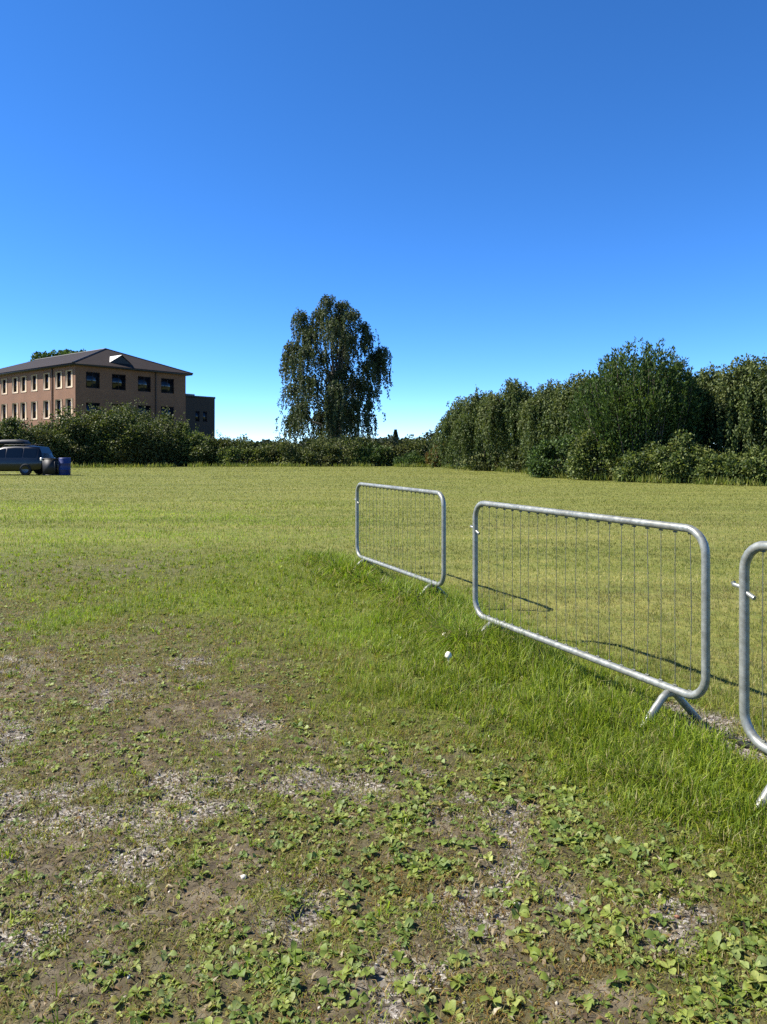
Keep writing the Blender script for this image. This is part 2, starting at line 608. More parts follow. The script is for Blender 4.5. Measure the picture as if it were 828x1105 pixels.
# flat dead straw, brown moss and broken bits between the weeds
n = 210000
x, y = sample_fan(n, 1.3, 8.5)
m = masks(x, y)
k = rng.random(n) < (m['worn'] * (.9 - .5 * m['spot']) + .10) * np.clip(4 / y, .4, 1)
x, y = x[k], y[k]; n = len(x); mo = m['moss'][k]
LIT = np.array([C(124, 104, 66), C(88, 70, 42), C(54, 43, 28), C(146, 126, 84), C(106, 86, 48)])
MOS = np.array([C(108, 78, 38), C(122, 92, 42), C(98, 88, 36), C(88, 90, 32)])
im = rng.random(n) < (.25 + .5 * mo)
col = np.where(im[:, None], pick(MOS, n), pick(LIT, n)) * rng.uniform(.6, 1.25, (n, 1))
L = np.where(im, rng.uniform(.008, .022, n), rng.uniform(.015, .055, n))
W = np.where(im, rng.uniform(.002, .004, n), rng.uniform(.0016, .0042, n)) * np.clip(y / 3.5, 1, 1.8)
lean = np.where(im, np.clip(np.abs(rng.normal(.7, .5, n)), 0, 1.5), rng.uniform(1.25, 1.55, n))
blades(x, y, L, W, lean, col, gm, gcols)
# curled dead leaves, pale and grey
n = 16000
x, y = sample_fan(n, 1.3, 6.5)
m = masks(x, y)
k = rng.random(n) < m['worn'] * np.clip(3.5 / y, .4, 1) * (.35 + .65 * sstep(.4, .6, fbm(x * 3, y * 3, 131, 2)))
x, y = x[k], y[k]; n = len(x)
PAL = np.array([C(170, 158, 130), C(146, 130, 100), C(120, 98, 70), C(84, 68, 48), C(60, 48, 34)])
blades(x, y, rng.uniform(.012, .045, n), rng.uniform(.005, .013, n), rng.uniform(.85, 1.5, n), pick(PAL, n), gm, gcols)
go = gm.build("grass", m_grass, colors={'Col': np.concatenate(gcols)})
tag(go, "green and straw coloured grass covering the field", "grass", kind="stuff")

# ------------------------------------------------------------------ broad-leaved weeds (plantain and the like) in the worn ground
m_weed, t, p, out = new_mat("weed_leaves")
wc = mixc(t, noise(t, 260, 2, .5, objcoord(t)), attr(t, 'Col'), (.10, .16, .04, 1))
finish_leaf(t, p, out, wc, .55, .32, 1.5)
p.inputs['Specular IOR Level'].default_value = .28
WEEDC = np.array([C(92, 106, 26), C(122, 130, 38), C(152, 156, 66), C(104, 116, 40), C(136, 140, 44), C(168, 166, 90), C(140, 146, 92), C(78, 92, 30)])
wm, wcols = MB(), []
n = 100000
x, y = sample_fan(n, 1.4, 9.0, .62, .6)
m = masks(x, y)
cl = fbm(x * 2.4, y * 2.4, 121, 3)
pr = np.maximum(m['worn'], .22 * m['lush'] + .16 * (1 - m['field'])) * (.26 + .6 * sstep(.40, .60, cl)) * (.52 + .68 * sstep(-.9, .9, x)) * (1 - .75 * m['spot']) * np.clip(3.2 / y, .22, 1) * sstep(-.2, .1, -m['fd'])
k = rng.random(n) < pr
x, y = x[k], y[k]
ROWS, PROF = 5, np.array([.12, .72, 1.0, .74, .06])
for px_, py_ in zip(x, y):
    nl = rng.integers(3, 8)
    size = (.009 + .029 * rng.random() ** 1.6) * (.72 + .33 * min(1, max(0, (px_ + .9) / 1.6)))
    a0 = rng.random() * 6.28
    base = np.array((px_, py_, float(height(np.array([px_]), np.array([py_]))[0]) - .004))
    ccol = pick(WEEDC, 1)[0] * rng.uniform(.75, 1.2)
    for q in range(nl):
        a = a0 + q * 2.4 + rng.normal(0, .3)
        L = size * rng.uniform(.6, 1.2)
        Wd = L * rng.uniform(.26, .42)
        up = rng.uniform(.15, .8); droop = rng.uniform(.4, 1.3)
        d = np.array((math.cos(a), math.sin(a))); sd = np.array((-d[1], d[0], 0))
        tt = np.linspace(0, 1, ROWS)
        stalk = L * .25
        r_ = stalk * .3 + L * tt * math.cos(up * .6)
        zz = .006 + L * (tt * math.sin(up) - droop * .55 * tt ** 2) + stalk * .3
        zz = np.maximum(zz, .003)
        roll = rng.normal(0, .35)
        V = []
        for i in range(ROWS):
            c0 = base + np.array((d[0] * r_[i], d[1] * r_[i], zz[i]))
            wv = Wd * PROF[i]
            wob = rng.normal(0, .06) * L
            V += [c0 - sd * wv + np.array((0, 0, wv * (.35 - roll) + wob)), c0, c0 + sd * wv + np.array((0, 0, wv * (.35 + roll) - wob))]
        F = []
        for i in range(ROWS - 1):
            F += [(i * 3, i * 3 + 1, i * 3 + 4, i * 3 + 3), (i * 3 + 1, i * 3 + 2, i * 3 + 5, i * 3 + 4)]
        wm.add(V, F)
        cl_ = ccol * rng.uniform(.85, 1.15)
        if rng.random() < .05:
            cl_ = C(150, 128, 60)
        wcols.append(np.tile(cl_, (len(V), 1)))
wo_ = wm.build("weeds", m_weed, smooth=True, colors={'Col': np.concatenate(wcols)})
tag(wo_, "low broad-leaved weeds growing through the bare gravelly earth", "weeds", kind="stuff")

# ------------------------------------------------------------------ stones and bits
m_stone, t, p, out = new_mat("stones")
gi = t.nodes.new("ShaderNodeNewGeometry")
t.links.new(ramp(t, gi.outputs['Random Per Island'], [(0, lin(60, 53, 42)), (.5, lin(100, 91, 76)), (.86, lin(130, 121, 106)), (.96, lin(186, 180, 166)), (1, lin(128, 86, 62))]), p.inputs['Base Color'])
p.inputs['Roughness'].default_value = .8
ph = (1 + 5 ** .5) / 2
ICO = np.array([(-1, ph, 0), (1, ph, 0), (-1, -ph, 0), (1, -ph, 0), (0, -1, ph), (0, 1, ph), (0, -1, -ph), (0, 1, -ph), (ph, 0, -1), (ph, 0, 1), (-ph, 0, -1), (-ph, 0, 1)]) / 1.9
ICF = np.array([(0, 11, 5), (0, 5, 1), (0, 1, 7), (0, 7, 10), (0, 10, 11), (1, 5, 9), (5, 11, 4), (11, 10, 2), (10, 7, 6), (7, 1, 8), (3, 9, 4), (3, 4, 2), (3, 2, 6), (3, 6, 8), (3, 8, 9), (4, 9, 5), (2, 4, 11), (6, 2, 10), (8, 6, 7), (9, 8, 1)])
n = 90000
x, y = sample_fan(n, 1.4, 6.5, .62, .5)
m = masks(x, y)
k = rng.random(n) < np.clip(.10 * m['bare'] + .5 * m['spot'], 0, 1)
x, y = x[k], y[k]; n = len(x)
r = np.exp(rng.normal(math.log(.0036), .5, n)) * np.where(rng.random(n) < .01, 1.9, 1)
r = np.minimum(r, .014)
V = ICO[None] * r[:, None, None] * rng.uniform(.6, 1.3, (n, 1, 3)) * np.array((1, 1, .7)) * rng.uniform(.75, 1.2, (n, 12, 1))
V += np.c_[x, y, height(x, y) - .012 * m['spot'][k]][:, None, :]
sm = MB(); sm.add(V.reshape(-1, 3), (np.arange(n)[:, None, None] * 12 + ICF[None]).reshape(-1, 3))
tag(sm.build("gravel", m_stone), "small grey and white stones on the bare earth", "gravel", kind="stuff")

# ------------------------------------------------------------------ crowd barriers
m_galv, t, p, out = new_mat("galvanised_steel")
oc = objcoord(t)
nz = noise(t, 30, 4, .6, oc)
nz2 = noise(t, 5, 4, .6, oc)
cc = ramp(t, nz, [(.3, lin(114, 116, 108)), (.7, lin(146, 147, 138))])
cc = mixc(t, ramp(t, nz2, [(.52, (0, 0, 0, 1)), (.7, (.55, .55, .55, 1))]), cc, lin(100, 98, 88))
t.links.new(cc, p.inputs['Base Color'])
p.inputs['Metallic'].default_value = .4
t.links.new(ramp(t, nz, [(.3, (.34, .34, .34, 1)), (.7, (.52, .52, .52, 1))]), p.inputs['Roughness'])
m_wire = simple_mat("infill_steel", lin(92, 94, 84), .6, .3, .2, 20)

BL, B0, B1, RC = 2.22, 0.21, 1.085, .125        # length and height of the tube's centre line


def rrect(x0, z0, x1, z1, r, k=7):
    P = []
    for cx, cz, a in ((x1 - r, z1 - r, 0), (x0 + r, z1 - r, 90), (x0 + r, z0 + r, 180), (x1 - r, z0 + r, 270)):
        for q in range(k + 1):
            b = R(a + 90 * q / k)
            P.append((cx + r * math.cos(b), 0, cz + r * math.sin(b)))
    return P


def make_barrier():
    root = thing("crowd_barrier", (0, 0, 0), "x", "barrier")
    mb = MB(); mb.tube(rrect(0, B0, BL, B1, RC), .0215, 14, closed=True)
    mb.build("frame", m_galv, root, smooth=True)
    mb = MB()
    nb = 21
    for i in range(nb):
        xx = .10 + (BL - .20) * i / (nb - 1)
        bow = random.uniform(-.006, .006)
        mb.tube([(xx, 0, B0 + .01), (xx + bow, bow * .6, (B0 + B1) / 2), (xx, 0, B1 - .01)], (.0019), 6)
    for zz in (B0 + .0265, B1 - .0265):
        for i in range(nb):
            xx = .10 + (BL - .20) * i / (nb - 1)
            mb.tube([(xx - .012, 0, zz), (xx + .012, 0, zz)], .0045, 6)
    mb.build("infill_bars", m_wire, root)
    for xx in (.24, BL - .24):
        mb = MB()
        mb.tube([(xx, -.215, .0), (xx, -.205, .012), (xx, -.055, B0 - .05), (xx, -.022, B0 - .028), (xx, .022, B0 - .028), (xx, .055, B0 - .05), (xx, .205, .012), (xx, .215, .0)], .0205, 12)
        mb.build("foot", m_galv, root, smooth=True)
    mb = MB()
    mb.tube([(-.064, 0, .90), (-.058, 0, .888), (-.02, 0, .884), (.02, 0, .86), (.056, 0, .846)], .0105, 8)
    mb.build("hook", m_galv, root, smooth=True)
    return root


proto = make_barrier()
LAB = ["galvanised steel crowd barrier standing farthest back, nearest the field's hedge",
       "whole galvanised crowd barrier between the two others, beside the bare dirt patch",
       "galvanised crowd barrier cut by the picture edge, with thick foot tube showing"]
for i, ((ax, ay), (bx, by)) in enumerate(BAR):
    o = proto if i == 0 else copy_tree(proto)
    o.location = (ax, ay, 0)
    o.rotation_euler = (0, 0, math.atan2(by - ay, bx - ax))
    tag(o, LAB[i], "barrier", "crowd barriers along the field edge")

# dark line in the dirt below them, modelled as a thin black tube
m_black = simple_mat("matt_black", lin(14, 14, 13), .9, 0, .3, 40)
mb = MB()
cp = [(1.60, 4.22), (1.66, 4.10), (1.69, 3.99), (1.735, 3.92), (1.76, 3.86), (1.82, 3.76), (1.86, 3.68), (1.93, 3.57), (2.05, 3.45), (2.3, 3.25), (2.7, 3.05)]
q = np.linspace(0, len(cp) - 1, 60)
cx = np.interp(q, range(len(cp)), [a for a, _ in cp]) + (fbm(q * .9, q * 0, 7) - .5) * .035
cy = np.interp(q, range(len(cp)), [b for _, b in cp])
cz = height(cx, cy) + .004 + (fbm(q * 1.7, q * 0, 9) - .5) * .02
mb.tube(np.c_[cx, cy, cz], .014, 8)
tag(mb.build("dark_strip", m_black, smooth=True), "thin dark strip lying half buried in the dirt below the barriers", "dark_strip")

# two white puffballs in the long grass
m_puff = simple_mat("mushroom_skin", lin(222, 214, 190), .8, 0, .08, 60, .3)
for px_, py_, s_, lb in ((480, 690, .021, "small round white mushroom in the long grass, farther of two"), (484, 714, .024, "round white mushroom in the long grass, nearer of two")):
    z_ = 1197 / (py_ + 9 - 485)
    x_ = (px_ - 414) / 798 * z_
    th = thing("mushroom", (x_, z_, .0), lb, "mushroom", group="white mushrooms in the grass")
    for nm, prof in (("cap", [(0, .098), (.45, .094), (.8, .08), (1, .058), (.92, .042), (.5, .040), (0, .041)]), ("stalk", [(0, -.08), (.3, -.08), (.26, .03), (.24, .045), (0, .045)])):
        mb = MB(); V = []
        for rr, zz in prof:
            for a in range(14):
                V.append((s_ * rr * math.cos(a * math.pi / 7), s_ * rr * math.sin(a * math.pi / 7), zz * s_ / .033 + .055))
        F = [(i * 14 + a, i * 14 + (a + 1) % 14, i * 14 + 14 + (a + 1) % 14, i * 14 + 14 + a) for i in range(len(prof) - 1) for a in range(14)]
        mb.add(V, F); mb.build(nm, m_puff, th, smooth=True)

# ------------------------------------------------------------------ office building
CX, CY = -37.5, 90.0
BW, BLEN, EAVE, RISE = 16.0, 34.0, 11.75, 3.2
m_brick, t, p, out = new_mat("tan_brick")
oc = objcoord(t)
br = t.nodes.new("ShaderNodeTexBrick")
br.inputs['Color1'].default_value = lin(108, 73, 50); br.inputs['Color2'].default_value = lin(126, 88, 62); br.inputs['Mortar'].default_value = lin(114, 92, 68)
br.inputs['Scale'].default_value = 4.0; br.inputs['Mortar Size'].default_value = .012
mpn = t.nodes.new("ShaderNodeMapping"); mpn.inputs['Rotation'].default_value = (R(90), 0, 0)
ad = t.nodes.new("ShaderNodeSeparateXYZ"); t.links.new(oc, ad.inputs[0])
sm_ = t.nodes.new("ShaderNodeMath"); sm_.operation = 'ADD'; t.links.new(ad.outputs[0], sm_.inputs[0]); t.links.new(ad.outputs[1], sm_.inputs[1])
cb = t.nodes.new("ShaderNodeCombineXYZ"); t.links.new(sm_.outputs[0], cb.inputs[0]); t.links.new(ad.outputs[2], cb.inputs[1])
t.links.new(cb.outputs[0], br.inputs['Vector'])
bn = noise(t, .5, 4, .6, oc)
t.links.new(mixc(t, ramp(t, bn, [(.4, (0, 0, 0, 1)), (.7, (.45, .45, .45, 1))]), br.outputs[0], lin(90, 60, 42)), p.inputs['Base Color'])
p.inputs['Roughness'].default_value = .85
m_brickd = simple_mat("dark_brown_brick", lin(46, 37, 30), .85, 0, .2, 3)
m_pale = simple_mat("pale_render", lin(158, 138, 114), .8, 0, .1, 2)
m_roof, t, p, out = new_mat("brown_roof_tiles")
oc = objcoord(t)
wv = t.nodes.new("ShaderNodeTexWave"); wv.bands_direction = 'Z'; wv.inputs['Scale'].default_value = 3.2; wv.inputs['Distortion'].default_value = 1.0
t.links.new(oc, wv.inputs['Vector'])
rc = ramp(t, noise(t, 1.4, 5, .65, oc), [(.3, lin(36, 29, 26)), (.7, lin(54, 44, 38))])
t.links.new(mixc(t, wv.outputs['Fac'], rc, lin(32, 26, 23)), p.inputs['Base Color'])
p.inputs['Roughness'].default_value = .85
p.inputs['Specular IOR Level'].default_value = .15
m_white = simple_mat("painted_sun_glare", lin(205, 200, 190), .5, 0, .04, 2)  # white stands in for sunlight glaring off the gablet's left slope
m_dark = simple_mat("dark_brown_trim", lin(28, 23, 21), .6, 0, .2, 3)
m_glass, t, p, out = new_mat("window_glass")
t.links.new(ramp(t, noise(t, .6, 2, .5, objcoord(t)), [(.4, lin(14, 15, 18)), (.7, lin(34, 36, 40))]), p.inputs['Base Color'])
p.inputs['Roughness'].default_value = .08
m_frame_w = simple_mat("window_frame", lin(44, 30, 26), .6, 0, .1, 3)

bld = thing("office_building", (CX, CY, 0), "tan brick three storey office block with brown hipped roof beyond the bushes", "building", rz=math.atan2(.775, .632))


def t_left(px):     # distance along the sunny side for a bearing
    k = (px - 414) / 798
    return (CX - k * CY) / (.775 + k * .632)


def t_right(px):
    k = (px - 414) / 798
    return (k * CY - CX) / (.632 - k * .775)


def wall_open(mb, axis, W0, W1, H, ops, depth=.14):
    """outer face in plane x=0 (axis 'y') or y=0 (axis 'x') with real openings and reveals"""
    us = sorted({W0, W1} | {o[0] for o in ops} | {o[2] for o in ops})
    vs = sorted({0, H} | {o[1] for o in ops} | {o[3] for o in ops})
    P = (lambda u, d, z: (u, d, z)) if axis == 'x' else (lambda u, d, z: (d, u, z))
    for i in range(len(us) - 1):
        for j in range(len(vs) - 1):
            um, vm = (us[i] + us[i + 1]) / 2, (vs[j] + vs[j + 1]) / 2
            if any(o[0] < um < o[2] and o[1] < vm < o[3] for o in ops):
                continue
            mb.add([P(us[i], 0, vs[j]), P(us[i + 1], 0, vs[j]), P(us[i + 1], 0, vs[j + 1]), P(us[i], 0, vs[j + 1])], [(0, 1, 2, 3)])
    for a, b, c, d in ops:
        q = [(a, b), (c, b), (c, d), (a, d)]
        for k in range(4):
            (u0, v0), (u1, v1) = q[k], q[(k + 1) % 4]
            mb.add([P(u0, 0, v0), P(u1, 0, v1), P(u1, depth, v1), P(u0, depth, v0)], [(0, 1, 2, 3)])


def window(name_axis, a, b, c, d, mullions=1):
    P = (lambda m, u0, v0, u1, v1, d0, d1: m.box(u0, d0, v0, u1, d1, v1)) if name_axis == 'x' else (lambda m, u0, v0, u1, v1, d0, d1: m.box(d0, u0, v0, d1, u1, v1))
    f = MB(); th = .07
    P(f, a, b, c, b + th, .08, .15); P(f, a, d - th, c, d, .08, .15)
    P(f, a, b + th, a + th, d - th, .08, .15); P(f, c - th, b + th, c, d - th, .08, .15)
    for k in range(mullions):
        mxx = a + (c - a) * (k + 1) / (mullions + 1)
        P(f, mxx - th / 2, b + th, mxx + th / 2, d - th, .09, .14)
    fo = f.build("window", m_frame_w, bld)
    g_ = MB(); P(g_, a + .02, b + .02, c - .02, d - .02, .11, .125)
    g_.build("pane", m_glass, fo)
    if name_axis == 'y' and b > 4:                     # pale surround of the sunny side's windows: jambs, head and sill in one frame
        V = []
        for dd in (-.05, .02):
            V += [(dd, a - .36, b - .16), (dd, c + .36, b - .16), (dd, c + .36, d + .12), (dd, a - .36, d + .12), (dd, a + .004, b + .004), (dd, c - .004, b + .004), (dd, c - .004, d - .004), (dd, a + .004, d - .004)]
        s_ = MB()
        F = []
        for q in range(4):
            r = (q + 1) % 4
            F += [(q, r, 4 + r, 4 + q), (8 + q, 8 + r, 12 + r, 12 + q), (q, r, 8 + r, 8 + q), (4 + q, 4 + r, 12 + r, 12 + q)]
        s_.add(V, F)
        s_.build("surround", m_pale, fo)


lw = []
for pxw in (5, 16.7, 25.8, 37.4, 50.7, 63.8, 75):
    lw.append(t_left(pxw))
lw += [lw[0] + d for d in (2.6, 5.0, 8.0, 10.6, 13.0)]
ops_l = []
for tt in lw:
    for b, d in ((9.25, 11.15), (5.55, 7.65), (2.0, 4.1)):
        if tt + .5 < BLEN:
            ops_l.append((tt - .5, b, tt + .5, d))
rw = [(t_right(93), t_right(108)), (t_right(121), t_right(136)), (t_right(149), t_right(163)), (t_right(174), t_right(188))]
ops_r = [(a, b, c, d) for a, c in rw for b, d in ((9.1, 11.1), (5.3, 7.3), (1.8, 3.8))]
mb = MB()
wall_open(mb, 'y', 0, BLEN, EAVE, ops_l)
mb.add([(BW, 0, 0), (BW, BLEN, 0), (BW, BLEN, EAVE), (BW, 0, EAVE)], [(0, 1, 2, 3)])
mb.add([(0, BLEN, 0), (BW, BLEN, 0), (BW, BLEN, EAVE), (0, BLEN, EAVE)], [(3, 2, 1, 0)])
wall_open(mb, 'x', 0, BW, EAVE, ops_r)
mb.build("wall", m_brick, bld)
for a, b, c, d in ops_l:
    window('y', a, b, c, d, 0)
for a, b, c, d in ops_r:
    window('x', a, b, c, d, 1)
mb = MB(); mb.tube([(-.09, t_left(57), 0), (-.09, t_left(57), EAVE)], .07, 8)
mb.build("drainpipe", m_dark, bld)
mb = MB(); mb.tube([(t_right(168), -.09, 0), (t_right(168), -.09, EAVE)], .07, 8)
mb.build("drainpipe", m_dark, bld)
# dark band of fascia and soffit
ov = .65
mb = MB()
mb.box(-ov, -ov, EAVE, BW + ov, BLEN + ov, EAVE + .22)
mb.build("fascia", m_dark, bld)
e = ov + .06
z0, zr = EAVE + .225, EAVE + .22 + RISE
V = [(-e, -e, z0), (BW + e, -e, z0), (BW + e, BLEN + e, z0), (-e, BLEN + e, z0), (BW / 2, 6.9, zr), (BW / 2, BLEN - 7, zr)]
mb = MB()
mb.add(V, [(0, 1, 4)]); mb.add(V, [(2, 3, 5)])
mb.add(V, [(1, 2, 5, 4), (3, 0, 4, 5)])
roof = mb.build("roof", m_roof, bld)
mb = MB()
mb.tube([V[0], V[4]], .12, 6); mb.tube([V[1], V[4]], .12, 6); mb.tube([V[4], V[5]], .12, 6)
mb.build("ridge_tiles", m_dark, roof)
# gablet on the hip end, sun glare on its left slope painted white
gxm = t_right(141) - .9
sl = RISE / (6.9 + e)
yr = lambda y: z0 + (y + e) * sl
top = yr(3.9)
f = MB()
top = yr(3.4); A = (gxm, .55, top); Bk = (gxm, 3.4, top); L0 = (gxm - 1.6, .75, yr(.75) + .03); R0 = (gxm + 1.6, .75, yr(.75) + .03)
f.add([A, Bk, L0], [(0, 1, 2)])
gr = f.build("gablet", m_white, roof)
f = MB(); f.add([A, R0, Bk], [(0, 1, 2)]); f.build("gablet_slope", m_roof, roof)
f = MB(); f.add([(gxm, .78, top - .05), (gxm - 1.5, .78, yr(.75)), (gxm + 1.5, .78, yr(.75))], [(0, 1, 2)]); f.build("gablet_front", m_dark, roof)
# lower flat-roofed wing
mb = MB()
wx0, wx1, wh = BW + .02, t_right(232), 8.75
ops_w = [(wx0 + 1.6, 5.4, wx0 + 2.3, 6.9), (wx0 + 2.9, 5.4, wx0 + 3.6, 6.9)]
wall_open(mb, 'x', wx0, wx1, wh, ops_w)
mb.add([(wx1, 0, 0), (wx1, 9, 0), (wx1, 9, wh), (wx1, 0, wh)], [(0, 1, 2, 3)])
mb.add([(wx0, 0, wh - .02), (wx1, 0, wh - .02), (wx1, 9, wh - .02), (wx0, 9, wh - .02)], [(0, 1, 2, 3)])
wing = mb.build("wing", m_brickd, bld)
for a, b, c, d in ops_w:
    window('x', a, b, c, d, 0)
mb = MB(); mb.box(wx0, -.06, wh + .003, wx1 + .06, .3, wh + .28); mb.box(wx1 - .3, .303, wh + .003, wx1 + .06, 9, wh + .28); mb.build("parapet", m_dark, wing)
mb = MB(); mb.box(wx0 + .6, 1.5, wh, wx0 + 2.6, 3.4, wh + .62); mb.build("rooftop_unit", m_pale, wing)

# ------------------------------------------------------------------ vegetation
m_bark = simple_mat("bark", lin(92, 80, 68), .9, 0, .35, 2, .5)
m_birchbark = simple_mat("birch_bark", lin(92, 86, 76), .85, 0, .5, 1.2, .4)
F_ = lambda r, g, b: lin(r, g, b)
m_birch = leaf_mat("birch_leaves", [F_(34, 44, 26), F_(50, 60, 34), F_(70, 78, 46), F_(88, 96, 58)], .62, .22, .5, F_(62, 70, 42))
m_dense = leaf_mat("dense_leaves", [F_(32, 46, 23), F_(48, 66, 30), F_(67, 88, 40), F_(88, 104, 49)], .62, .25, .5, F_(74, 88, 36))
m_willow = leaf_mat("willow_leaves", [F_(34, 48, 24), F_(52, 68, 32), F_(78, 90, 44), F_(98, 106, 60)], .62, .25, .4, F_(88, 92, 48))
m_bramble = leaf_mat("bramble_leaves", [F_(36, 50, 24), F_(56, 70, 32), F_(84, 96, 44), F_(116, 122, 64)], .6, .24, .6, F_(98, 98, 46))
m_hedge = leaf_mat("hedge_leaves", [F_(34, 46, 22), F_(52, 64, 30), F_(78, 86, 42), F_(98, 100, 54)], .62, .22, .35, F_(82, 80, 44))
m_far = leaf_mat("far_leaves", [F_(32, 42, 27), F_(45, 54, 34), F_(56, 64, 42)], .6, .15)
m_rust = leaf_mat("rusty_leaves", [F_(84, 68, 36), F_(104, 82, 44), F_(76, 82, 36)], .5, .25)
m_weedtall = leaf_mat("tall_weed_leaves", [F_(70, 84, 34), F_(92, 102, 44), F_(120, 118, 62)], .5, .35)


def unit(v):
    return v / (np.linalg.norm(v, axis=-1, keepdims=True) + 1e-9)


def leaves(mb, P, D, L, W):
    n = len(P)
    D = unit(D)
    S = unit(np.cross(D, rng.normal(0, 1, (n, 3))))
    L = np.broadcast_to(L, (n,))[:, None]; W = np.broadcast_to(W, (n,))[:, None]
    mb.quads(np.stack([P, P + D * L * .45 + S * W * .5, P + D * L, P + D * L * .45 - S * W * .5], 1))


def clump_leaves(mb, c, rad, n, size, flat=.8, droop=.2):
    """leaves through a rounded clump, thicker towards the outside"""
    u = unit(rng.normal(0, 1, (n, 3)))
    r = rng.random(n) ** .45
    P = np.asarray(c) + u * r[:, None] * np.asarray(rad)
    D = u * .7 + rng.normal(0, .6, (n, 3)); D[:, 2] -= droop
    s = size * rng.uniform(.6, 1.4, n)
    leaves(mb, P, D, s, s * flat)


def bough(p0, p1, sag=0.0, k=6, wob=.1):
    p0, p1 = np.asarray(p0, float), np.asarray(p1, float)
    t_ = np.linspace(0, 1, k)[:, None]
    P = p0 + (p1 - p0) * t_
    P[:, 2] += np.sin(t_[:, 0] * math.pi) * sag
    P[1:-1] += rng.normal(0, wob, (k - 2, 3))
    return P


def plant(name, loc, label, cat, group, trunk_mb, tmat, crown_mb, cmat, crown='crown'):
    o = thing(name, loc, label, cat, group=group)
    if trunk_mb is not None:
        trunk_mb.build("trunk" if cat == 'tree' else 'stems', tmat, o, smooth=True)
    crown_mb.build(crown, cmat, o)
    return o


def weeping_tree(name, loc, label, tops, H, mats, strand=(1.5, 4), nst=18, spread=1.0, lsize=.16, stems=1, group=None, gap=.11, trunk_r=.25, floor=.4):
    """tops: (x, y, h, weight) from which leafy strands hang"""
    tr, cr = MB(), MB()
    for k in range(stems):
        a = rng.random() * 6.28
        b = (math.cos(a) * .5 * (stems > 1), math.sin(a) * .5 * (stems > 1), -.1)
        P = bough(b, (b[0] * 2 + rng.normal(0, .4), b[1] * 2, H * .9), 0, 8, .15)
        tr.tube(P, np.linspace(trunk_r, .03, 8), 8)
    for (tx, ty, th, wt) in tops:
        h0 = max(.8, th * rng.uniform(.35, .62))
        tr.tube(bough((0, 0, h0), (tx, ty, th), .5, 6, .12), np.linspace(.09 * trunk_r / .25 * (.6 + wt * .4), .015, 6), 5)
        ns = int(nst * wt)
        for s_ in range(ns):
            sx, sy = rng.normal(0, .5 * spread, 2)
            Ls = rng.uniform(*strand) * (.6 + .4 * wt)
            top_z = th + rng.normal(0, .25) - .35 * (sx * sx + sy * sy)
            Ls = min(Ls, max(.3, top_z - floor * rng.uniform(.5, 2)))
            m_ = max(4, int(Ls / gap))
            tt = np.sort(rng.random(m_))
            out_ = np.array((sx, sy)) * .5
            P = np.c_[tx + sx + out_[0] * np.sqrt(tt) + .12 * np.sin(tt * 5 + s_), ty + sy + out_[1] * np.sqrt(tt), top_z - Ls * tt ** 1.15]
            P += rng.normal(0, .06, P.shape)
            D = np.c_[rng.normal(0, .5, (m_, 2)), -np.ones(m_) * .9]
            leaves(cr, P, D, lsize * rng.uniform(.7, 1.4, m_), lsize * .62)
        nn = int(300 * wt)
        clump_leaves(cr, (tx, ty, th - .25), (.85 * spread, .85 * spread, .6), nn, lsize, .7, .5)
    return plant(name, loc, label, 'tree', group, tr, mats[0], cr, mats[1])


def world(px, py, z):
    return (px - 414) / 798 * z, z, 1.5 - (py - 485) / 798 * z


# ---- the weeping birch beyond the field
ZB = 76.0
k = ZB / 798
tops = []
for (px_, py_, wt, dy) in [(352, 322, 1, 0), (366, 376, .7, 1.4), (380, 366, .7, -1.2), (374, 392, .7, .6), (354, 398, .8, 1.2), (347, 384, .6, -1), (368, 402, .8, -1), (370, 326, 1, .5), (340, 334, 1, 1), (384, 338, 1, -.5), (318, 338, 1, 0), (326, 350, 1, 1.2), (397, 350, .8, .4), (404, 362, .5, 0),
                           (308, 372, 1.2, 0), (303, 382, .7, .6), (420, 377, 1.0, 0), (412, 382, 1.2, .8), (402, 392, 1.0, -.8), (360, 352, 1, -2), 
                           (330, 380, 1.1, -2.2), (318, 402, 1, 1.5), (309, 418, .8, -.5), (396, 410, 1.1, 1.8), (382, 404, 1, 2.8), (338, 412, 1.2, -2.8),
                           (366, 418, 1.2, -3), (350, 430, 1.2, 2), (312, 446, .9, .4), (306, 450, .6, 0), (322, 436, 1, -1.6), (388, 434, 1.1, -1.8), (400, 448, .7, 1), (376, 442, 1.2, 2.4), (360, 446, 1.2, -2.2),
                           (342, 446, 1.2, 1.4), (332, 360, .9, -1), (377, 358, .9, 1.2), (364, 340, 1, 1), (410, 420, .5, .5), (368, 432, 1, 0.5), (404, 436, .4, -.6)]:
    tops.append(((px_ - 362) * k * .86, dy * 1.3, 1.5 + (485 - py_) * k, wt))
birch = weeping_tree("weeping_birch_tree", (world(362, 0, ZB)[0], ZB, 0), "tall weeping birch standing alone behind the far hedge", tops, 15.5, (m_birchbark, m_birch), strand=(1.1, 3.7), nst=32, spread=.86, lsize=.19, stems=3, gap=.040, trunk_r=.3, floor=.8)

# ---- trees and shrubs of the right-hand row (each a thing)
RG = "trees along the field's right edge"


